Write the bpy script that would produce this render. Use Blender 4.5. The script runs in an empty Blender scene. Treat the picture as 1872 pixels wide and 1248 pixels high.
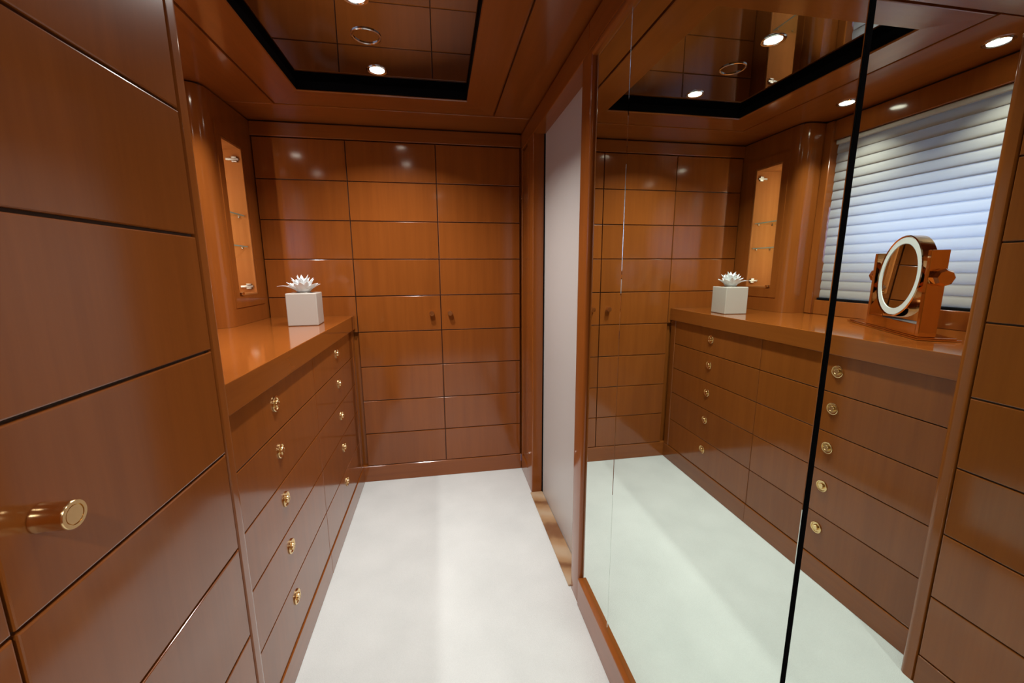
import bpy, bmesh, math, random
from mathutils import Vector, Matrix
random.seed(7)
scene = bpy.context.scene
COL = scene.collection

# ------------------------------------------------------------------ camera
F_PX = 738.983
CAM_Z, YAW, PIT, ROL = 1.2449, 0.1744, 0.1758, -0.0055
fw = Vector((math.sin(YAW)*math.cos(PIT), math.cos(YAW)*math.cos(PIT), -math.sin(PIT)))
rt = Vector((math.cos(YAW), -math.sin(YAW), 0)); up = rt.cross(fw)
rt2 = rt*math.cos(ROL) + up*math.sin(ROL); up2 = -rt*math.sin(ROL) + up*math.cos(ROL)
cam_data = bpy.data.cameras.new('camera')
cam_data.sensor_width = 36.0
cam_data.lens = 36.0*F_PX/1872.0
cam_data.clip_start = 0.02
cam = bpy.data.objects.new('camera', cam_data); COL.objects.link(cam)
cam.matrix_world = Matrix(((rt2.x, up2.x, -fw.x, 0), (rt2.y, up2.y, -fw.y, 0), (rt2.z, up2.z, -fw.z, CAM_Z), (0, 0, 0, 1)))
scene.camera = cam

# ------------------------------------------------------------------ world: plain daylight, seen only through the window
world = bpy.data.worlds.new('daylight'); scene.world = world; world.use_nodes = True
bg = world.node_tree.nodes['Background']
bg.inputs[0].default_value = (0.42, 0.54, 1.0, 1); bg.inputs[1].default_value = 4.2

# ------------------------------------------------------------------ exposure and lamp strengths
vs = scene.view_settings
vs.view_transform = 'Standard'; vs.look = 'None'; vs.gamma = 1.0; vs.use_curve_mapping = False
vs.exposure = 0.36
WARM = (1.0, 0.975, 0.925)
P_RECESS, P_SOFFIT, P_NEAR, P_BACK, P_NICHE = 6.6, 2.0, 0.7, 10.0, 1.1

# ------------------------------------------------------------------ main dimensions (metres)
FAR = 2.352      # front of the end wardrobe
XD = -0.4845     # drawer fronts
XC = -0.473      # worktop edge
XM = 0.483       # mirror plane
XR = 0.4706      # right-hand woodwork
XN = -0.4125     # near wardrobe doors
ZS = 1.985       # soffit
ZB, HR = 0.099, 0.201   # foot of the doors, height of a panel row
YS = 0.848       # near end of the dresser
OX0, OX1, OY0, OY1 = -0.562, 0.148, 1.192, 1.982   # ceiling opening
ZM = 2.031       # ceiling mirror

# ------------------------------------------------------------------ materials
def new_mat(name):
    m = bpy.data.materials.new(name); m.use_nodes = True
    return m, m.node_tree.nodes, m.node_tree.links, m.node_tree.nodes['Principled BSDF']

def wood(name, axis='z', dark=(0.212, 0.0565, 0.0092), light=(0.274, 0.0765, 0.0128), rough=0.30, var=0.06, ior=1.5, coat=1.0):
    m, N, L, B = new_mat(name)
    tc = N.new('ShaderNodeTexCoord'); oi = N.new('ShaderNodeObjectInfo')
    off = N.new('ShaderNodeVectorMath'); off.operation = 'SCALE'; off.inputs[0].default_value = (7.3, 5.1, 9.7)
    L.new(oi.outputs['Random'], off.inputs['Scale'])
    add = N.new('ShaderNodeVectorMath'); add.operation = 'ADD'
    L.new(tc.outputs['Object'], add.inputs[0]); L.new(off.outputs[0], add.inputs[1])
    mp = N.new('ShaderNodeMapping')
    s = [26.0, 26.0, 26.0]; s['xyz'.index(axis)] = 1.3
    mp.inputs['Scale'].default_value = s
    L.new(add.outputs[0], mp.inputs[0])
    n1 = N.new('ShaderNodeTexNoise'); n1.inputs['Scale'].default_value = 1.0; n1.inputs['Detail'].default_value = 5; n1.inputs['Roughness'].default_value = 0.62
    L.new(mp.outputs[0], n1.inputs['Vector'])
    mp2 = N.new('ShaderNodeMapping')
    s2 = [190.0]*3; s2['xyz'.index(axis)] = 9.0
    mp2.inputs['Scale'].default_value = s2
    L.new(add.outputs[0], mp2.inputs[0])
    n2 = N.new('ShaderNodeTexNoise'); n2.inputs['Scale'].default_value = 1.0; n2.inputs['Detail'].default_value = 2
    L.new(mp2.outputs[0], n2.inputs['Vector'])
    mix = N.new('ShaderNodeMath'); mix.operation = 'MULTIPLY_ADD'; mix.inputs[1].default_value = 0.20
    L.new(n2.outputs[0], mix.inputs[0]); L.new(n1.outputs[0], mix.inputs[2])
    cr = N.new('ShaderNodeValToRGB')
    cr.color_ramp.elements[0].position = 0.33; cr.color_ramp.elements[0].color = (*dark, 1)
    cr.color_ramp.elements[1].position = 0.90; cr.color_ramp.elements[1].color = (*light, 1)
    L.new(mix.outputs[0], cr.inputs[0])
    hv = N.new('ShaderNodeHueSaturation')
    mr = N.new('ShaderNodeMapRange'); mr.inputs['To Min'].default_value = 1-var; mr.inputs['To Max'].default_value = 1+var
    L.new(oi.outputs['Random'], mr.inputs[0]); L.new(mr.outputs[0], hv.inputs['Value'])
    L.new(cr.outputs[0], hv.inputs['Color']); L.new(hv.outputs[0], B.inputs['Base Color'])
    B.inputs['Roughness'].default_value = rough; B.inputs['IOR'].default_value = ior
    B.inputs['Coat Weight'].default_value = coat; B.inputs['Coat IOR'].default_value = 1.52; B.inputs['Coat Roughness'].default_value = 0.11; B.inputs['Specular IOR Level'].default_value = 0.04
    return m

def plain(name, col, rough=0.5, metal=0.0, **kw):
    m, N, L, B = new_mat(name)
    B.inputs['Base Color'].default_value = (*col, 1); B.inputs['Roughness'].default_value = rough; B.inputs['Metallic'].default_value = metal
    for k, v in kw.items(): B.inputs[k].default_value = v
    return m

W_Z = wood('cherry_upright'); W_X = wood('cherry_along_x', 'x'); W_Y = wood('cherry_along_y', 'y')
W_TOP = wood('cherry_worktop', 'y', rough=0.10, var=0.0)
W_IN = wood('pale_cherry_lining', 'z', (0.33, 0.115, 0.030), (0.42, 0.155, 0.045), 0.6, 0.0, coat=0.0)
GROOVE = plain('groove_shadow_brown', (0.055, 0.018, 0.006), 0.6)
BLACK = plain('matt_black', (0.003, 0.003, 0.004), 0.8, **{'Specular IOR Level': 0.05})
BRASS = plain('polished_brass', (0.86, 0.62, 0.31), 0.20, 1.0)
GOLD = plain('rose_gold_polish', (0.76, 0.50, 0.28), 0.05, 1.0)
CHROME = plain('chrome', (0.75, 0.75, 0.74), 0.1, 1.0)
MIRROR = plain('mirror_silver', (0.82, 0.93, 0.86), 0.0, 1.0)
MIRROR_V = plain('vanity_mirror_silver', (0.85, 0.86, 0.85), 0.0, 1.0)
TINT = plain('dark_tinted_mirror', (0.34, 0.34, 0.38), 0.015, 1.0)
GLASS_EDGE = plain('dark_green_glass_edge', (0.02, 0.035, 0.03), 0.15)
WHITE_DOOR = plain('off_white_lacquer', (0.56, 0.535, 0.515), 0.35)
CREAM = plain('cream_ceramic', (0.42, 0.38, 0.335), 0.28)
PAPER = plain('white_paper', (0.74, 0.75, 0.75), 0.55)
FROST = plain('frosted_white', (0.50, 0.53, 0.52), 0.4)
STEEL = plain('satin_nickel', (0.50, 0.50, 0.48), 0.3, 1.0)

def glass_mat(name, tint=(0.98, 0.985, 0.98)):
    m = bpy.data.materials.new(name); m.use_nodes = True
    N, L = m.node_tree.nodes, m.node_tree.links
    N.remove(N['Principled BSDF'])
    tr = N.new('ShaderNodeBsdfTransparent'); tr.inputs[0].default_value = (*tint, 1)
    gl = N.new('ShaderNodeBsdfGlossy'); gl.inputs['Roughness'].default_value = 0.02
    fr = N.new('ShaderNodeFresnel'); fr.inputs[0].default_value = 1.45
    mx = N.new('ShaderNodeMixShader')
    ge = N.new('ShaderNodeNewGeometry'); iv = N.new('ShaderNodeMath'); iv.operation = 'SUBTRACT'; iv.inputs[0].default_value = 1.0
    L.new(ge.outputs['Backfacing'], iv.inputs[1])
    ml = N.new('ShaderNodeMath'); ml.operation = 'MULTIPLY'; L.new(fr.outputs[0], ml.inputs[0]); L.new(iv.outputs[0], ml.inputs[1])
    L.new(ml.outputs[0], mx.inputs[0]); L.new(tr.outputs[0], mx.inputs[1]); L.new(gl.outputs[0], mx.inputs[2])
    L.new(mx.outputs[0], N['Material Output'].inputs[0])
    return m
GLASS = glass_mat('clear_glass')
GLASS_SHELF = glass_mat('green_glass_shelf', (0.93, 0.98, 0.94))
SHELF_RIM = plain('green_glass_rim', (0.32, 0.38, 0.30), 0.1)
GLASS_RIM = plain('pale_glass_rim', (0.90, 0.78, 0.60), 0.15)

def emit(name, col, s):
    m = bpy.data.materials.new(name); m.use_nodes = True
    N, L = m.node_tree.nodes, m.node_tree.links
    N.remove(N['Principled BSDF'])
    e = N.new('ShaderNodeEmission'); e.inputs[0].default_value = (*col, 1); e.inputs[1].default_value = s
    L.new(e.outputs[0], N['Material Output'].inputs[0])
    return m
LAMP = emit('lit_bulb', (1.0, 0.90, 0.74), 14.0)

def carpet_mat():
    m, N, L, B = new_mat('cream_carpet')
    tc = N.new('ShaderNodeTexCoord')
    n1 = N.new('ShaderNodeTexNoise'); n1.inputs['Scale'].default_value = 420; n1.inputs['Detail'].default_value = 3
    n2 = N.new('ShaderNodeTexNoise'); n2.inputs['Scale'].default_value = 5; n2.inputs['Detail'].default_value = 2
    L.new(tc.outputs['Object'], n1.inputs[0]); L.new(tc.outputs['Object'], n2.inputs[0])
    cr = N.new('ShaderNodeValToRGB')
    cr.color_ramp.elements[0].position = 0.25; cr.color_ramp.elements[0].color = (0.60, 0.628, 0.625, 1)
    cr.color_ramp.elements[1].position = 0.75; cr.color_ramp.elements[1].color = (0.73, 0.758, 0.755, 1)
    ad = N.new('ShaderNodeMath'); ad.operation = 'MULTIPLY_ADD'; ad.inputs[1].default_value = 0.4
    sb = N.new('ShaderNodeMath'); sb.operation = 'MULTIPLY'; sb.inputs[1].default_value = 0.6
    L.new(n2.outputs[0], sb.inputs[0]); L.new(n1.outputs[0], ad.inputs[0]); L.new(sb.outputs[0], ad.inputs[2])
    L.new(ad.outputs[0], cr.inputs[0]); L.new(cr.outputs[0], B.inputs['Base Color'])
    bp = N.new('ShaderNodeBump'); bp.inputs['Strength'].default_value = 0.35; bp.inputs['Distance'].default_value = 0.004
    L.new(n1.outputs[0], bp.inputs['Height']); L.new(bp.outputs[0], B.inputs['Normal'])
    B.inputs['Roughness'].default_value = 0.95; B.inputs['Specular IOR Level'].default_value = 0.1
    B.inputs['Sheen Weight'].default_value = 0.15
    return m
CARPET = carpet_mat()

def marble_mat():
    m, N, L, B = new_mat('brown_cream_marble')
    tc = N.new('ShaderNodeTexCoord')
    wv = N.new('ShaderNodeTexWave'); wv.bands_direction = 'Y'; wv.inputs['Scale'].default_value = 1.5
    wv.inputs['Distortion'].default_value = 6.0; wv.inputs['Detail'].default_value = 4; wv.inputs['Detail Scale'].default_value = 1.6
    L.new(tc.outputs['Object'], wv.inputs[0])
    cr = N.new('ShaderNodeValToRGB'); e = cr.color_ramp.elements
    e[0].position = 0.0; e[0].color = (0.20, 0.085, 0.035, 1)
    e[1].position = 1.0; e[1].color = (0.47, 0.34, 0.22, 1)
    k = e.new(0.18); k.color = (0.34, 0.19, 0.09, 1)
    k = e.new(0.6); k.color = (0.42, 0.26, 0.14, 1)
    L.new(wv.outputs[0], cr.inputs[0]); L.new(cr.outputs[0], B.inputs['Base Color'])
    B.inputs['Roughness'].default_value = 0.2
    return m
MARBLE = marble_mat()

def blind_mat():
    m = bpy.data.materials.new('pleated_blind_fabric'); m.use_nodes = True
    N, L = m.node_tree.nodes, m.node_tree.links
    N.remove(N['Principled BSDF'])
    d = N.new('ShaderNodeBsdfDiffuse'); d.inputs[0].default_value = (0.43, 0.40, 0.355, 1)
    t = N.new('ShaderNodeBsdfTranslucent'); t.inputs[0].default_value = (0.62, 0.62, 0.60, 1)
    mx = N.new('ShaderNodeMixShader'); mx.inputs[0].default_value = 0.42
    L.new(d.outputs[0], mx.inputs[1]); L.new(t.outputs[0], mx.inputs[2]); L.new(mx.outputs[0], N['Material Output'].inputs[0])
    return m
BLIND = blind_mat()

# ------------------------------------------------------------------ mesh helpers
def tag(o, label=None, cat=None, group=None, kind=None):
    if label: o['label'] = label
    if cat: o['category'] = cat
    if group: o['group'] = group
    if kind: o['kind'] = kind
    return o

def wpos(o):
    v = Vector((0, 0, 0))
    while o:
        v = v + o.location; o = o.parent
    return v

def empty(name, loc, label=None, cat=None, group=None, kind=None, parent=None):
    o = bpy.data.objects.new(name, None); COL.objects.link(o)
    o.empty_display_size = 0.05
    if parent: o.parent = parent; o.location = Vector(loc) - wpos(parent)
    else: o.location = loc
    return tag(o, label, cat, group, kind)

def link_mesh(name, me, parent=None, at=None):
    o = bpy.data.objects.new(name, me); COL.objects.link(o)
    if parent: o.parent = parent
    if at is not None: o.location = Vector(at) - (wpos(parent) if parent else Vector((0, 0, 0)))
    return o

def obj(name, bm, mat, parent=None, smooth=False, origin=None):
    """bm is in world coordinates; the origin goes to `origin` or the centre of its bounds"""
    if origin is None:
        lo = Vector([min(v.co[i] for v in bm.verts) for i in range(3)]); hi = Vector([max(v.co[i] for v in bm.verts) for i in range(3)])
        origin = (lo + hi)/2
    origin = Vector(origin)
    bmesh.ops.translate(bm, verts=bm.verts, vec=-origin)
    bmesh.ops.recalc_face_normals(bm, faces=bm.faces)
    me = bpy.data.meshes.new(name); bm.to_mesh(me); bm.free()
    me.materials.append(mat)
    if smooth:
        for p in me.polygons: p.use_smooth = True
        me.set_sharp_from_angle(angle=math.radians(38))
    return link_mesh(name, me, parent, origin)

def box(bm, x0, x1, y0, y1, z0, z1, bev=0.0, seg=1):
    vs_ = [bm.verts.new(p) for p in ((x0,y0,z0),(x1,y0,z0),(x1,y1,z0),(x0,y1,z0),(x0,y0,z1),(x1,y0,z1),(x1,y1,z1),(x0,y1,z1))]
    fs = [bm.faces.new([vs_[i] for i in q]) for q in ((3,2,1,0),(4,5,6,7),(0,1,5,4),(1,2,6,5),(2,3,7,6),(3,0,4,7))]
    if bev:
        es = list({e for f in fs for e in f.edges})
        bmesh.ops.bevel(bm, geom=es, offset=bev, segments=seg, affect='EDGES', profile=0.5)
    return bm

def BX(name, mat, parent, x0, x1, y0, y1, z0, z1, bev=0.0015, seg=1):
    return obj(name, box(bmesh.new(), x0, x1, y0, y1, z0, z1, bev, seg), mat, parent)

def lathe(bm, prof, n=32, axis='z', c=(0, 0, 0), closed=False):
    """prof: list of (r, h); revolved about the axis through c"""
    c = Vector(c); rings = []
    def P(r, h, a):
        u, v = r*math.cos(a), r*math.sin(a)
        return {'z': Vector((u, v, h)), 'x': Vector((h, u, v)), 'y': Vector((v, h, u))}[axis] + c
    for r, h in prof:
        if r < 1e-6: rings.append([bm.verts.new(P(0, h, 0))])
        else: rings.append([bm.verts.new(P(r, h, 2*math.pi*k/n)) for k in range(n)])
    pairs = list(zip(rings, rings[1:])) + ([(rings[-1], rings[0])] if closed else [])
    for a, b in pairs:
        for k in range(n):
            k2 = (k+1) % n
            if len(a) == 1 and len(b) == 1: continue
            if len(a) == 1: bm.faces.new((a[0], b[k], b[k2]))
            elif len(b) == 1: bm.faces.new((a[k], b[0], a[k2]))
            else: bm.faces.new((a[k], b[k], b[k2], a[k2]))
    return bm

def extrude_poly(bm, pts, lo, hi, axis='z'):
    """closed outline extruded along an axis; pts are the two other coordinates in order (x,y) / (y,z) / (x,z)"""
    def P(p, h): return {'z': (p[0], p[1], h), 'x': (h, p[0], p[1]), 'y': (p[0], h, p[1])}[axis]
    a = [bm.verts.new(P(p, lo)) for p in pts]; b = [bm.verts.new(P(p, hi)) for p in pts]
    n = len(pts)
    bm.faces.new(a); bm.faces.new(b[::-1])
    for i in range(n): bm.faces.new((a[i], b[i], b[(i+1) % n], a[(i+1) % n]))
    return bm

def arc(cx, cy, r, a0, a1, n=8):
    return [(cx + r*math.cos(math.radians(a0 + (a1-a0)*i/n)), cy + r*math.sin(math.radians(a0 + (a1-a0)*i/n))) for i in range(n+1)]

# ------------------------------------------------------------------ floor
f = BX('floor', CARPET, None, -1.25, XR+0.10, -1.35, 2.75, -0.06, 0.0, 0)
tag(f, 'cream cut-pile carpet covering the whole corridor floor', 'floor', kind='structure')

# ------------------------------------------------------------------ ceiling: soffit boards, frame round the opening, dark recess sides
ceil_root = empty('ceiling', (-0.2, 1.3, ZS), 'cherry wood ceiling with a framed rectangular recess', 'ceiling', kind='structure')
fo = 0.145
FX0, FX1, FY0, FY1 = OX0-fo, OX1+fo, OY0-fo*0.78, OY1+fo*1.06
def soffit(x0, x1, y0, y1, mat): BX('board', mat, ceil_root, x0, x1, y0, y1, ZS, ZS+0.02, 0.0012)
soffit(-1.25, FX0-0.001, FY0, FY1-0.001, W_Y)
soffit(FX1+0.001, 0.62, FY0, FY1-0.001, W_Y)
soffit(-1.25, 0.62, FY1+0.0005, 2.75, W_X)
ys = [FY0-0.004, 0.55, 0.02, -0.51, -1.04, -1.4]
for a, b in zip(ys, ys[1:]):
    soffit(-1.25, 0.62, b+0.001, a-0.001, W_X)
# mitred frame, swept profile: distance from the inner edge -> height
prof = [(0.010, 2.006), (0.0, 1.9940), (0.0, 1.9925), (0.003, 1.9890), (0.134, 1.9850), (0.1375, 1.9862), (0.1385, 1.9960), (0.1445, 1.9970), (0.1445, 2.006)]
def frame_side(c0, c1, o0, o1, mat):
    bm = bmesh.new(); rows = []
    for d, z in prof:
        t = d/fo
        p0 = Vector(c0).lerp(Vector(o0), t); p1 = Vector(c1).lerp(Vector(o1), t)
        rows.append((bm.verts.new((p0.x, p0.y, z)), bm.verts.new((p1.x, p1.y, z))))
    n = len(rows)
    for i in range(n):
        a, b = rows[i], rows[(i+1) % n]
        bm.faces.new((a[0], a[1], b[1], b[0]))
    bm.faces.new([r[0] for r in rows]); bm.faces.new([r[1] for r in rows][::-1])
    return obj('frame_board', bm, mat, ceil_root)
cin = [(OX0, OY0), (OX1, OY0), (OX1, OY1), (OX0, OY1)]; cou = [(FX0, FY0), (FX1, FY0), (FX1, FY1), (FX0, FY1)]
for i in range(4):
    j = (i+1) % 4
    frame_side((*cin[i], 0), (*cin[j], 0), (*cou[i], 0), (*cou[j], 0), W_X if i % 2 == 0 else W_Y)
e = 0.002
def recess(pts, lo, hi, axis):
    obj('recess_side', extrude_poly(bmesh.new(), pts, lo, hi, axis), BLACK, ceil_root)
zt_, zl_ = 2.05, 1.9945
recess([(OX0-0.002, zl_), (OX0-0.012, 2.0065), (OX0-0.03, 2.0065), (OX0-0.03, zt_), (OX0-0.002, zt_)], OY0-0.03, OY1+0.03, 'y')
recess([(OX1+0.002, zl_), (OX1+0.012, 2.0065), (OX1+0.03, 2.0065), (OX1+0.03, zt_), (OX1+0.002, zt_)], OY0-0.03, OY1+0.03, 'y')
recess([(OY0-0.002, zl_), (OY0-0.012, 2.0065), (OY0-0.03, 2.0065), (OY0-0.03, zt_), (OY0-0.002, zt_)], OX0-0.002, OX1+0.002, 'x')
recess([(OY1+0.002, zl_), (OY1+0.012, 2.0065), (OY1+0.03, 2.0065), (OY1+0.03, zt_), (OY1+0.002, zt_)], OX0-0.002, OX1+0.002, 'x')
BX('backing', BLACK, ceil_root, -1.3, 0.7, -1.45, 2.8, 2.052, 2.10, 0)
cm = BX('ceiling_mirror', TINT, None, OX0-e, OX1+e, OY0-e, OY1+e, ZM, ZM+0.012, 0)
tag(cm, 'dark tinted mirror panel set inside the ceiling recess', 'mirror panel')

# ------------------------------------------------------------------ walls
tag(BX('wall_back', W_Z, None, -1.25, 0.7, -1.40, -1.30, 0, 2.05, 0), 'plain cherry wall behind the viewpoint', 'wall', kind='structure')
tag(BX('wall_far', BLACK, None, -1.25, 0.7, 2.80, 2.86, 0, 2.1, 0), 'hull side wall hidden behind the end wardrobe', 'wall', kind='structure')
NY0, NY1, NZ0, NZ1 = 2.048, 2.245, 1.133, 1.818      # display niche opening
XP = -0.905
TOPW = ZS-0.008
wl = bmesh.new()
# pilaster with a rounded corner, split round the display niche
pil = [(-1.19, 1.928), (-0.965, 1.928)] + arc(-0.965, 1.988, 0.060, -90, 0, 10)[1:] + [(XP, NY0), (-1.19, NY0)]
extrude_poly(wl, pil, 1.0, TOPW)
box(wl, -1.19, XP, NY1, FAR+0.02, 1.0, TOPW)
box(wl, -1.19, XP, NY0, NY1, 1.0, NZ0)
box(wl, -1.19, XP, NY0, NY1, NZ1, TOPW)
# window jamb, head and the strip under the window
XW = -1.033
WY0, WY1, WZ0, WZ1 = 0.93, 1.882, 1.075, 1.884
box(wl, -1.19, XW+0.012, WY1, 1.928, 1.0, TOPW, 0.004)
box(wl, -1.19, XW, YS, WY1, WZ1, TOPW, 0.002)
box(wl, -1.19, XW, YS, WY1, 1.0, WZ0, 0.002)
box(wl, -1.19, XW, YS, WY0, WZ0, WZ1)
# recessed dark strip that makes the shadow gap under the ceiling
w = obj('wall_left', wl, W_Z, None, smooth=True)
tag(w, 'cherry panelled window wall with a rounded pilaster above the worktop', 'wall', kind='structure')
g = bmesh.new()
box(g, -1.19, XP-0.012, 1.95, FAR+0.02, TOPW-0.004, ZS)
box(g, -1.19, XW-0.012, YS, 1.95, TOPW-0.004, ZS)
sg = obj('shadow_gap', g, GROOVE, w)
PY0, PY1, PZ0, PZ1 = 0.98, 1.80, 1.265, 1.60       # pane opening in the hull side
hull = bmesh.new()
for a in ((0.5, PY0, 0.0, 2.05), (PY1, 2.80, 0.0, 2.05), (PY0, PY1, 0.0, PZ0), (PY0, PY1, PZ1, 2.05)):
    box(hull, -1.25, -1.191, *a)
tag(obj('wall_hull', hull, FROST, None), 'hull side behind the window wall with the window opening', 'wall', kind='structure')
tag(BX('wall_left_end', BLACK, None, -1.25, -1.19, -1.3, 0.5, 0, 2.05, 0), 'plain outer wall hidden behind the near wardrobe', 'wall', kind='structure')

# window with pane and frame
win = empty('window_1', (-1.2, 1.4, PZ0), 'rectangular hull window behind the pleated blind', 'window', kind='structure')
obj('pane', box(bmesh.new(), -1.236, -1.230, PY0-0.0, PY1, PZ0, PZ1), GLASS, win)
fr = bmesh.new()
for a in ((PY0, PY0+0.02, PZ0, PZ1), (PY1-0.02, PY1, PZ0, PZ1), (PY0+0.02, PY1-0.02, PZ0, PZ0+0.02), (PY0+0.02, PY1-0.02, PZ1-0.02, PZ1)):
    box(fr, -1.224, -1.195, *a, 0.003)
obj('window_frame', fr, STEEL, win)

# right-hand wall: frieze, post, jamb, panel, door, threshold, mirror rail
wr = bmesh.new()
box(wr, XR, 0.66, -1.3, 1.30, 1.895, TOPW, 0.002)
box(wr, XR, 0.66, 1.30, FAR+0.02, 1.893, TOPW, 0.002)
box(wr, XM+0.012, 0.66, -1.3, 1.265, 0.0, 1.90)
w = obj('wall_right', wr, W_Y, None)
tag(w, 'cherry frieze running over the mirrors and the white door', 'wall', kind='structure')
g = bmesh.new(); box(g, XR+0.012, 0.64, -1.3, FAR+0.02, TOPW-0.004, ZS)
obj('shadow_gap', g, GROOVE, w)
tag(BX('wall_right_end', BLACK, None, 0.67, 0.72, -1.4, 2.8, 0, 2.06, 0), 'outer wall closing the corridor behind the mirrors', 'wall', kind='structure')
pb = bmesh.new()
extrude_poly(pb, arc(XR+0.012, 1.268+0.012, 0.012, 180, 270, 5) + [(0.60, 1.268), (0.60, 1.356)] + arc(XR+0.006, 1.356-0.006, 0.006, 90, 180, 4), 0.0, 1.893)
p = obj('trim_1', pb, W_Z, None, smooth=True)
tag(p, 'cherry post between the mirrors and the white door', 'post', kind='structure')
pb = bmesh.new()
extrude_poly(pb, arc(XR+0.006, 2.050+0.006, 0.006, 180, 270, 4) + [(0.60, 2.050), (0.60, 2.155), (XR, 2.155)], 0.0, 1.893)
p = obj('trim_2', pb, W_Z, None, smooth=True)
tag(p, 'cherry door jamb beside the end wardrobe', 'door jamb', kind='structure')
# framed side panel between jamb and end wardrobe
sp = empty('trim_3', (XR, 2.25, 0), 'narrow framed cherry side panel between door jamb and end wardrobe', 'wall panel', kind='structure')
BX('bottom_rail', W_Y, sp, XR, 0.6, 2.156, FAR-0.002, 0.0, ZB, 0.002)
BX('stile', W_Z, sp, XR, 0.6, 2.156, 2.180, ZB+0.001, 1.892, 0.002)
BX('stile', W_Z, sp, XR, 0.6, 2.322, FAR-0.002, ZB+0.001, 1.892, 0.002)
BX('panel', W_Z, sp, XR+0.008, 0.59, 2.181, 2.321, ZB+0.004, 1.885, 0.004)
BX('catch', BRASS, sp, XR-0.004, XR+0.004, 2.330, 2.338, 1.635, 1.643, 0.002, 2)
# mirror base rail and head bead
tag(BX('baseboard_right', W_Y, None, XR-0.004, XM+0.010, -1.29, 1.2675, 0.0, 0.112, 0.003, 2), 'cherry base rail below the mirror doors', 'baseboard', kind='structure')
tb = bmesh.new(); extrude_poly(tb, [(XM+0.004, 1.8945)] + arc(XR+0.008, 1.8825, 0.012, 90, 270, 10) + [(XM+0.004, 1.8705)], -1.29, 1.2675, 'y')
tag(obj('trim_4', tb, W_Y, None, smooth=True), 'slim cherry head bead above the mirror doors', 'trim', kind='structure')
d = BX('door_1', WHITE_DOOR, None, 0.532, 0.565, 1.33, 2.09, 0.004, 1.96, 0.002)
tag(d, 'plain off-white sliding door in the cherry doorway', 'door', kind='structure')
BX('edge_seal', BLACK, d, 0.526, 0.5319, 2.043, 2.0495, 0.006, 1.892, 0)
tag(BX('trim_5', MARBLE, None, 0.462, 0.531, 1.357, 2.049, 0.0, 0.009, 0.002), 'brown and cream marble door threshold strip', 'threshold', kind='structure')

# ------------------------------------------------------------------ mirror doors
def mirror(y0, y1, label, b=0.0005):
    root = empty('mirror_door', (XM, (y0+y1)/2, 0.112), label, 'mirror', 'mirror doors along the corridor')
    bm = bmesh.new()
    z0, z1 = 0.1125, 1.8715
    # glass face with a narrow ground chamfer
    o = [bm.verts.new((XM+0.0008, *q)) for q in ((y0, z0), (y1, z0), (y1, z1), (y0, z1))]
    i = [bm.verts.new((XM, *q)) for q in ((y0+b, z0+b), (y1-b, z0+b), (y1-b, z1-b), (y0+b, z1-b))]
    bk = [bm.verts.new((XM+0.006, *q)) for q in ((y0, z0), (y1, z0), (y1, z1), (y0, z1))]
    bm.faces.new(i)
    for k in range(4):
        bm.faces.new((o[k], o[(k+1) % 4], i[(k+1) % 4], i[k])); bm.faces.new((bk[k], bk[(k+1) % 4], o[(k+1) % 4], o[k]))
    bm.faces.new(bk)
    obj('mirror_glass', bm, MIRROR, root)
    BX('backing', GLASS_EDGE, root, XM+0.0061, XM+0.011, y0, y1, z0, z1, 0)
    return root
mirror(1.0345, 1.262, 'narrow mirror strip beside the cherry post and white door', 0.0018)
mirror(0.4330, 1.0325, 'wide mirror door between the thin seam and the black seam')
mirror(-1.28, 0.4245, 'mirror door past the black seam, closest to the camera')
tag(BX('door_seal', BLACK, None, XM+0.0035, XM+0.010, 0.4247, 0.4327, 0.113, 1.871, 0), 'black vertical seal between two mirror doors', 'door seal')

# ------------------------------------------------------------------ wardrobes
PANELS = {}
def panel_mesh(wd, ht, t=0.014):
    key = (round(wd, 4), round(ht, 4))
    if key not in PANELS:
        bm = box(bmesh.new(), -wd/2, wd/2, -t/2, t/2, -ht/2, ht/2)
        es = [e_ for e_ in bm.edges if all(v.co.y < 0 for v in e_.verts)]
        bmesh.ops.bevel(bm, geom=es, offset=0.0022, segments=2, affect='EDGES', profile=0.5)
        me = bpy.data.meshes.new('panel'); bm.to_mesh(me); bm.free(); me.materials.append(W_Z)
        PANELS[key] = me
    return PANELS[key]
GAP = 0.0042
def knob(parent, base, d, length, r, name='knob'):
    """cylinder knob with a ringed end, axis along d from base"""
    bm = bmesh.new()
    prof_ = [(0, 0), (r*1.02, 0), (r*1.02, 0.002), (r*0.97, 0.004), (r*0.97, length-0.004), (r, length-0.003), (r, length-0.001), (r*0.95, length), (r*0.72, length),
             (r*0.70, length-0.0015), (r*0.66, length-0.0015), (r*0.64, length-0.0003), (0, length-0.0003)]
    lathe(bm, prof_, 32, 'z')
    q = Vector((0, 0, 1)).rotation_difference(Vector(d)).to_matrix().to_4x4()
    bmesh.ops.transform(bm, verts=bm.verts, matrix=Matrix.Translation(base) @ q)
    return obj(name, bm, BRASS, parent, smooth=True)

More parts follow.
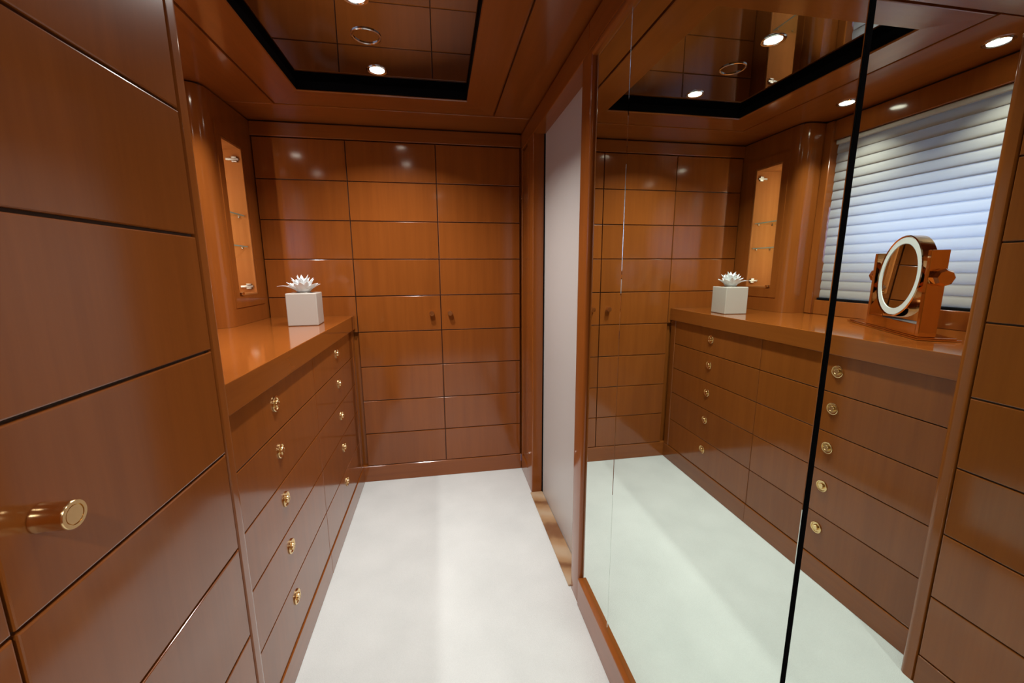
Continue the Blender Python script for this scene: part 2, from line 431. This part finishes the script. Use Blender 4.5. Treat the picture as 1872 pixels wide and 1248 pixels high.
def door(root, kind, a0, a1, k0, k1, name='door', zlow=None):
    """a door of stacked panels. kind 'far': runs along x, faces -y; 'near': runs along y, faces +x"""
    z0 = ZB + k0*HR; z1 = ZB + k1*HR
    if kind == 'far':
        o = BX(name, GROOVE, root, a0+0.001, a1-0.001, FAR+0.0075, FAR+0.022, z0+0.001, z1-0.001, 0)
    else:
        o = BX(name, GROOVE, root, XN-0.022, XN-0.0075, a0+0.001, a1-0.001, z0+0.001, z1-0.001, 0)
    for k in range(k0, k1):
        me = panel_mesh(a1-a0-GAP, HR-GAP)
        zc = ZB + (k+0.5)*HR
        if kind == 'far': link_mesh('panel', me, o, ((a0+a1)/2, FAR+0.007, zc))
        else:
            p_ = link_mesh('panel', me, o, (XN-0.007, (a0+a1)/2, zc)); p_.rotation_euler.z = math.pi/2
    return o

X1, X2, X3 = -0.4593, 0.0016, 0.4644
wf = empty('wardrobe', (0, FAR+0.3, 0), 'cherry wardrobe with two knobbed doors filling the corridor end', 'wardrobe')
BX('body', W_Z, wf, -1.18, 0.60, FAR+0.023, 2.78, 0.0, TOPW, 0)
BX('plinth', W_X, wf, XD-0.012, XR-0.001, FAR-0.002, FAR+0.0225, 0.0, ZB-0.002, 0.002)
BX('top_rail', W_X, wf, XP+0.0005, XR-0.001, FAR-0.003, FAR+0.0225, ZB+9*HR+0.003, TOPW, 0.0025, 2)
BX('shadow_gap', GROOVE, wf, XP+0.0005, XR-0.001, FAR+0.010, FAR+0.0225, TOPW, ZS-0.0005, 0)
dl = door(wf, 'far', X1, X2, 0, 9); dr = door(wf, 'far', X2, X3, 0, 9)
door(wf, 'far', X1-0.443, X1, 4, 9, 'fixed_panelling')
for dd, x in ((dl, -0.0505), (dr, 0.0525)): knob(dd, (x, FAR+0.001, 1.002), (0, -1, 0), 0.0285, 0.0140)

wn = empty('wardrobe', (-0.7, 0.3, 0), 'near cherry wardrobe with rounded end post and long brass knob', 'wardrobe')
BX('body', W_Z, wn, -1.18, XN-0.023, -1.28, 0.806, 0.0, TOPW, 0)
BX('plinth', W_Y, wn, XN-0.0225, XN+0.001, -1.28, 0.806, 0.0, ZB-0.002, 0.002)
BX('top_rail', W_Y, wn, XN-0.0225, XN+0.001, -1.28, 0.806, ZB+9*HR+0.003, TOPW, 0.002)
d1 = door(wn, 'near', 0.410, 0.806, 0, 9)
d2 = door(wn, 'near', 0.014, 0.410, 0, 9)
d3 = door(wn, 'near', -0.382, 0.014, 0, 9)
BX('filler_panel', W_Z, wn, XN-0.0225, XN, -1.28, -0.384, ZB, ZB+9*HR, 0.002)
pb = bmesh.new()
extrude_poly(pb, [(-1.18, 0.8085), (XN-0.004, 0.8085), (XN, 0.8115)] + arc(XN-0.020, 0.828, 0.020, 0, 90, 10) + [(-1.18, 0.848)], 0.0, TOPW)
obj('end_post', pb, W_Z, wn, smooth=True)
knob(d1, (XN+0.0005, 0.4565, 0.997), (1, 0, 0), 0.0300, 0.0152)

# ------------------------------------------------------------------ drawer chests
DZ = [0.926, 0.7799, 0.6224, 0.4623, 0.2812, 0.0985]
PZ = [0.864, 0.7195, 0.5620, 0.4020, 0.2230]
YM = 1.6001
def pull(parent, y, z):
    """round flush brass pull: raised rim, dished cup and a centre button"""
    x = XD
    bm = bmesh.new()
    R = 0.0230
    prof_ = [(0, 0.0006), (R, 0.0006), (R, 0.0028), (R*0.93, 0.0040), (R*0.80, 0.0036), (R*0.74, 0.0012), (0.0, 0.0010)]
    lathe(bm, prof_, 28, 'x', (x, y, z))
    o = obj('pull', bm, BRASS, parent, smooth=True)
    return o
def button(parent, y, z):
    bm = bmesh.new()
    lathe(bm, [(0, 0.0015), (0.0112, 0.0015), (0.0112, 0.0075), (0.0104, 0.0088), (0.0082, 0.0088), (0.0076, 0.0080), (0, 0.0080)], 24, 'x', (XD, y, z))
    return obj('button', bm, BRASS, parent, smooth=True)
def chest(y0, y1, py, label):
    root = empty('chest_of_drawers', ((XD-0.2), (y0+y1)/2, 0), label, 'drawer chest', 'built-in drawer chests under the worktop')
    BX('body', GROOVE, root, -1.0, XD-0.019, y0+0.001, y1-0.001, 0.0, 0.924, 0)
    BX('plinth', W_Y, root, XD-0.0185, XD+0.004, y0+0.0005, y1-0.0005, 0.0, ZB-0.004, 0.0015)
    far_ = y1 > 2.0
    s0, s1 = (y0+0.0012, y1-0.052) if far_ else (y0+0.030, y1-0.0012)
    BX('stile', W_Z, root, XD-0.0185, XD+0.002, (s1+0.002) if far_ else y0+0.0005, (y1-0.0005) if far_ else (s0-0.002), ZB-0.003, 0.924, 0.002)
    for k in range(5):
        zt, zb_ = DZ[k]-(0.0022 if k else 0.002), DZ[k+1]+0.0012
        o = BX('drawer', W_Z, root, XD-0.018, XD, s0, s1, zb_, zt, 0.0015, 2)
        p_ = pull(o, py, PZ[k]); p_['label'] = 'round polished brass flush pull'
        button(o, py, PZ[k])
    return root
chest(YM, FAR-0.003, 1.957, 'five-drawer cherry chest adjoining the end wardrobe')
chest(YS+0.001, YM, 1.231, 'five-drawer cherry chest adjoining the rounded wardrobe post')
bm = bmesh.new(); box(bm, -1.185, XC, YS+0.001, FAR-0.002, 0.9255, 0.9995, 0.0018, 2)
wt = obj('worktop', bm, W_TOP, None)
tag(wt, 'long glossy cherry worktop over the two drawer chests', 'worktop')

# ------------------------------------------------------------------ display cabinet in the pilaster
dc = empty('display_cabinet', (-0.97, 2.15, NZ0), 'lit glass-fronted display niche with two glass shelves in the pilaster', 'display cabinet')
xb = -1.075
BX('back_panel', W_IN, dc, xb-0.008, xb, NY0, NY1, NZ0, NZ1, 0)
BX('side_panel', W_IN, dc, xb, XP-0.002, NY0+0.0005, NY0+0.008, NZ0+0.0005, NZ1-0.0005, 0)
BX('side_panel', W_IN, dc, xb, XP-0.002, NY1-0.008, NY1-0.0005, NZ0+0.0005, NZ1-0.0005, 0)
BX('floor_panel', W_IN, dc, xb, XP-0.002, NY0+0.008, NY1-0.008, NZ0+0.0005, NZ0+0.008, 0)
BX('top_panel', W_IN, dc, xb, XP-0.002, NY0+0.008, NY1-0.008, NZ1-0.008, NZ1-0.0005, 0)
gd = BX('glass_door', GLASS, dc, XP-0.012, XP-0.006, NY0+0.004, NY1-0.006, NZ0+0.004, NZ1-0.004, 0)
BX('glass_rim', GLASS_RIM, gd, XP-0.0125, XP-0.0055, NY1-0.006, NY1+0.001, NZ0+0.004, NZ1-0.004, 0)
BX('glass_rim', GLASS_RIM, gd, XP-0.0125, XP-0.0055, NY0+0.004, NY1-0.006, NZ0+0.0015, NZ0+0.004, 0)
BX('glass_rim', GLASS_RIM, gd, XP-0.0125, XP-0.0055, NY0+0.004, NY1-0.006, NZ1-0.004, NZ1-0.0015, 0)
for z in (1.7668, 1.1695):
    h = BX('hinge', STEEL, dc, XP-0.070, XP-0.013, NY1-0.015, NY1-0.0085, z-0.005, z+0.005, 0.0015, 2)
    BX('hinge_cup', STEEL, h, XP-0.044, XP-0.020, NY1-0.018, NY1-0.0082, z-0.014, z-0.0058, 0.002, 2)
    BX('hinge_cup', STEEL, h, XP-0.044, XP-0.020, NY1-0.018, NY1-0.0082, z+0.0058, z+0.014, 0.002, 2)
lt = BX('latch', BRASS, dc, XP-0.005, XP+0.012, NY0+0.006, NY0+0.030, NZ0+0.004, NZ0+0.016, 0.003, 2)
for z in (1.506, 1.360):
    s = BX('glass_shelf', GLASS_SHELF, dc, xb+0.002, XP-0.020, NY0+0.0085, NY1-0.0085, z, z+0.006, 0.001)
    BX('shelf_rim', SHELF_RIM, s, XP-0.0199, XP-0.0185, NY0+0.0085, NY1-0.0085, z, z+0.006, 0)
    for x in (xb+0.03, XP-0.045):
        for y in (NY0+0.0085, NY1-0.0155):
            BX('shelf_pin', STEEL, s, x, x+0.006, y, y+0.007, z-0.007, z-0.0002, 0.001)
# moulded surround of the niche
sur = bmesh.new()
ty0, ty1, tz0, tz1 = 2.006, 2.305, 1.080, 1.868
for (a, b, c, d_) in ((ty0, NY0-0.002, tz0, tz1), (NY1+0.002, ty1, tz0, tz1), (NY0-0.002, NY1+0.002, tz0, NZ0-0.002), (NY0-0.002, NY1+0.002, NZ1+0.002, tz1)):
    box(sur, XP+0.0003, XP+0.004, a, b, c, d_)
bmesh.ops.remove_doubles(sur, verts=sur.verts, dist=1e-5)
obj('surround', sur, W_Z, dc)

# ------------------------------------------------------------------ pleated blind
bl = empty('window_blind', (XW-0.02, 1.4, WZ0), 'cream pleated fabric blind glowing with blue daylight behind the vanity mirror', 'blind')
BX('head_rail', FROST, bl, XW-0.045, XW-0.012, WY0+0.004, WY1-0.003, WZ1-0.022, WZ1-0.002, 0.003, 2)
BX('bottom_rail', BLACK, bl, XW-0.030, XW-0.010, WY0+0.004, WY1-0.003, WZ0+0.001, WZ0+0.012, 0.003, 2)
NF = 17
zt0, zb0 = WZ1-0.020, WZ0+0.012
ph = (zt0-zb0)/NF
fold_bm = bmesh.new()
# side section of one fold: flat hang that bellies out and tucks back under
sec = [(0.000, 0.0), (0.0026, -0.15), (0.0044, -0.40), (0.0052, -0.65), (0.0048, -0.86), (0.0034, -0.97), (0.0020, -1.00), (0.0008, -1.00)]
ya, yb = (WY0+0.006)-1.4, (WY1-0.004)-1.4
fr_ = [(fold_bm.verts.new((x, ya, z*ph)), fold_bm.verts.new((x, yb, z*ph))) for x, z in sec]
for a, b in zip(fr_, fr_[1:]): fold_bm.faces.new((a[0], a[1], b[1], b[0]))
me_fold = bpy.data.meshes.new('fold'); fold_bm.to_mesh(me_fold); fold_bm.free(); me_fold.materials.append(BLIND)
for p_ in me_fold.polygons: p_.use_smooth = True
for k in range(NF):
    link_mesh('fold', me_fold, bl, (XW-0.030, 1.4, zt0-k*ph))

# ------------------------------------------------------------------ cream box with a white tuft of petals
bx_c = Vector((-0.617, 2.010, 1.0))
tb_ = empty('tissue_box', bx_c, 'cream square box on the worktop below the display niche', 'box')
ROTB = Matrix.Rotation(math.radians(4), 4, 'Z')
bm = bmesh.new(); s = 0.0635
box(bm, -s, s, -s, s, 0.0, 0.146, 0.004, 3)
bmesh.ops.transform(bm, verts=bm.verts, matrix=Matrix.Translation(bx_c) @ ROTB)
obj('box_cover', bm, CREAM, tb_)
bm = bmesh.new()
lathe(bm, [(0.030, 0.1462), (0.033, 0.1462), (0.034, 0.1475), (0.033, 0.149), (0.030, 0.149)], 32, 'z', bx_c, closed=True)
obj('slot_rim', bm, CREAM, tb_, smooth=True)
fl_c = bx_c + Vector((0, 0, 0.1495))
fl = empty('paper_flower', fl_c, 'white spiky lotus-like flower of pointed petals topping the cream box', 'flower')
bm = bmesh.new()
lathe(bm, [(0, 0.0), (0.026, 0.0005), (0.032, 0.006), (0.036, 0.016), (0.030, 0.024), (0, 0.026)], 28, 'z', fl_c)
obj('cup', bm, PAPER, fl, smooth=True)
def petal(r0, h0, az, tilt, length, width, curl):
    """pointed, dished petal with thickness"""
    bm = bmesh.new(); n = 7; rows_t = []; rows_b = []
    for i in range(n+1):
        t = i/n
        wv = width*math.sin(math.pi*min(1, 0.16+0.84*t))**0.75*(1-0.25*t) if t < 1 else 0.0006
        ang = tilt + curl*t
        rr = r0 + sum(math.cos(tilt + curl*j/n)*length/n for j in range(i))
        hh = h0 + sum(math.sin(tilt + curl*j/n)*length/n for j in range(i))
        rt_, rb_ = [], []
        for q in (-1, -0.5, 0, 0.5, 1):
            y = q*wv/2; dish = 0.20*wv*q*q
            nx, nz = -math.sin(ang), math.cos(ang)
            p_ = Vector((rr + nx*dish, y, hh + nz*dish)); b_ = p_ - Vector((nx, 0, nz))*0.0011
            rt_.append(bm.verts.new(p_)); rb_.append(bm.verts.new(b_))
        rows_t.append(rt_); rows_b.append(rb_)
    for i in range(n):
        for k in range(4):
            bm.faces.new((rows_t[i][k], rows_t[i][k+1], rows_t[i+1][k+1], rows_t[i+1][k]))
            bm.faces.new((rows_b[i][k+1], rows_b[i][k], rows_b[i+1][k], rows_b[i+1][k+1]))
        bm.faces.new((rows_t[i][0], rows_t[i+1][0], rows_b[i+1][0], rows_b[i][0]))
        bm.faces.new((rows_t[i][4], rows_b[i][4], rows_b[i+1][4], rows_t[i+1][4]))
    bm.faces.new(rows_t[0][::-1] + rows_b[0]); bm.faces.new(rows_t[n] + rows_b[n][::-1])
    bmesh.ops.transform(bm, verts=bm.verts, matrix=Matrix.Translation(fl_c) @ Matrix.Rotation(az, 4, 'Z'))
    return obj('petal', bm, PAPER, fl, smooth=True)
R = math.radians
for k in range(13): petal(0.020, 0.002, R(k*360/13 + random.uniform(-5, 5)), R(random.uniform(34, 48)), 0.060+random.uniform(-0.004, 0.008), 0.034, R(random.uniform(-12, 18)))
for k in range(11): petal(0.020, 0.010, R(k*360/11 + 16 + random.uniform(-5, 5)), R(random.uniform(52, 66)), 0.058+random.uniform(-0.005, 0.006), 0.030, R(random.uniform(-14, 10)))
for k in range(9): petal(0.012, 0.020, R(k*40 + random.uniform(-8, 8)), R(random.uniform(66, 84)), 0.052+random.uniform(-0.006, 0.008), 0.025, R(random.uniform(-12, 8)))
petal(0.030, 0.006, R(190), R(34), 0.082, 0.022, R(-44))

# ------------------------------------------------------------------ vanity mirror
VC = Vector((-0.757, 1.258, 1.0))
vm = empty('vanity_mirror', VC, 'round gold vanity mirror with white light ring on the worktop by the window', 'vanity mirror')
n_ = Vector((0.861, 0.509, 0)).normalized(); ax = Vector((0.509, -0.861, 0)).normalized()   # facing, long axis
VMAT = Matrix(((ax.x, -n_.x, 0, VC.x), (ax.y, -n_.y, 0, VC.y), (0, 0, 1, VC.z), (0, 0, 0, 1)))   # local x = long axis, -y = facing
def V(name, bm, mat, parent=vm, smooth=True):
    bmesh.ops.transform(bm, verts=bm.verts, matrix=VMAT); return obj(name, bm, mat, parent, smooth)
bm = bmesh.new(); box(bm, -0.370, 0.206, -0.030, 0.088, 0.0005, 0.0055, 0.0015, 2); V('base', bm, GOLD, smooth=False)
bm = bmesh.new(); box(bm, -0.350, 0.203, -0.027, 0.076, 0.0057, 0.0105, 0.0015, 2); V('base_step', bm, GOLD, smooth=False)
bm = bmesh.new(); box(bm, -0.1745, 0.1745, -0.024, 0.024, 0.0107, 0.052, 0.002, 2); V('pedestal', bm, GOLD, smooth=False)
for sgn in (-1, 1):
    bm = bmesh.new()
    xa, xb2 = sorted((sgn*0.196, sgn*0.175))
    box(bm, xa, xb2, -0.024, 0.024, 0.0107, 0.302, 0.002, 2); u = V('upright', bm, GOLD, smooth=False)
    bm = bmesh.new()
    lathe(bm, [(0, 0.0), (0.026, 0.0), (0.029, 0.004), (0.029, 0.030), (0.022, 0.042), (0, 0.043)], 8, 'x')
    if sgn < 0: bmesh.ops.scale(bm, vec=(-1, 1, 1), verts=bm.verts)
    bmesh.ops.translate(bm, verts=bm.verts, vec=(sgn*0.1965, 0.004, 0.212)); V('pivot_knob', bm, GOLD, u, smooth=False)
zc = 0.211; RO = 0.151
bm = bmesh.new()
TILT = Matrix.Translation((0, 0, zc)) @ Matrix.Rotation(R(-3), 4, 'X') @ Matrix.Translation((0, 0, -zc))
def ringp(prof_, mat, name, closed=False):
    bm = bmesh.new(); lathe(bm, prof_, 64, 'y', (0, 0, zc), closed); bmesh.ops.transform(bm, verts=bm.verts, matrix=TILT); return V(name, bm, mat)
ringp([(0, 0.024), (RO-0.006, 0.024), (RO, 0.020), (RO, -0.020), (RO-0.003, -0.023), (RO-0.007, -0.020), (RO-0.007, -0.016), (0, -0.016)], GOLD, 'drum')
ringp([(RO-0.0075, -0.0162), (RO-0.008, -0.0205), (RO-0.030, -0.0205), (RO-0.032, -0.0162)], FROST, 'light_ring', True)
ringp([(0, -0.0162), (RO-0.0325, -0.0162), (RO-0.0325, -0.0188), (0, -0.0192)], MIRROR_V, 'mirror_glass')

# ------------------------------------------------------------------ lamps
def downlight(x, y, z, label, watts, group, spread=132, r=0.040):
    root = empty('downlight', (x, y, z), label, 'downlight', group)
    bm = bmesh.new()
    lathe(bm, [(r*0.72, -0.0015), (r*0.80, -0.0035), (r*0.95, -0.004), (r, -0.0015), (r, -0.0002), (r*0.72, -0.0002)], 40, 'z', (x, y, z), closed=True)
    obj('trim_ring', bm, CHROME, root, smooth=True)
    bm = bmesh.new()
    lathe(bm, [(0, -0.0025), (r*0.5, -0.0022), (r*0.70, -0.0008), (r*0.70, -0.0003), (0, -0.0003)], 32, 'z', (x, y, z))
    obj('bulb', bm, LAMP, root, smooth=True)
    li = bpy.data.lights.new('downlight_beam', 'AREA'); li.shape = 'DISK'; li.size = r*1.3; li.energy = watts; li.color = WARM; li.spread = R(spread)
    lo = bpy.data.objects.new('downlight_beam', li); COL.objects.link(lo); lo.parent = root; lo.location = (0, 0, -0.0032)
    return root
downlight(-0.2155, 1.842, ZM, 'small lit downlight in the ceiling mirror closest to the end wardrobe', P_RECESS, 'ceiling recess downlights')
downlight(-0.2135, 1.392, ZM, 'small lit downlight in the ceiling mirror farther from the end wardrobe', P_RECESS, 'ceiling recess downlights')
downlight(-0.890, 1.706, ZS, 'soffit downlight above the window close to the pilaster', P_SOFFIT, 'soffit downlights over the worktop', 100)
downlight(-0.900, 1.196, ZS, 'soffit downlight above the window close to the wardrobe post', P_SOFFIT, 'soffit downlights over the worktop', 100)
downlight(0.02, 0.36, ZS, 'soffit downlight over the corridor between wardrobe and mirror', P_NEAR, 'corridor downlights')
downlight(0.02, -0.60, ZS, 'soffit downlight over the corridor behind the viewpoint', P_BACK, 'corridor downlights', 140)
rg = bmesh.new(); lathe(rg, [(0.043, -0.003), (0.0465, -0.0045), (0.050, -0.003), (0.050, -0.0003), (0.043, -0.0003)], 48, 'z', (-0.217, 1.598, ZM), closed=True)
tag(obj('ceiling_ring', rg, CHROME, None, smooth=True), 'thin chrome ring flush in the ceiling mirror between two downlights', 'ceiling fitting')
# upright strip lamp behind the near front corner of the display cabinet
ls = BX('cabinet_lamp', emit('lit_strip', (1.0, 0.82, 0.6), 2.5), dc, -1.066, -1.053, NY0+0.0085, NY0+0.013, NZ0+0.03, NZ1-0.02, 0)
li = bpy.data.lights.new('cabinet_beam', 'AREA'); li.shape = 'RECTANGLE'; li.size = 0.012; li.size_y = NZ1-NZ0-0.06; li.energy = P_NICHE; li.color = (1.0, 0.86, 0.68)
lo = bpy.data.objects.new('cabinet_beam', li); COL.objects.link(lo); lo.parent = dc
lo.location = Vector((-1.0595, NY0+0.0145, (NZ0+NZ1)/2)) - dc.location
lo.rotation_euler = (R(90), 0, R(-30))
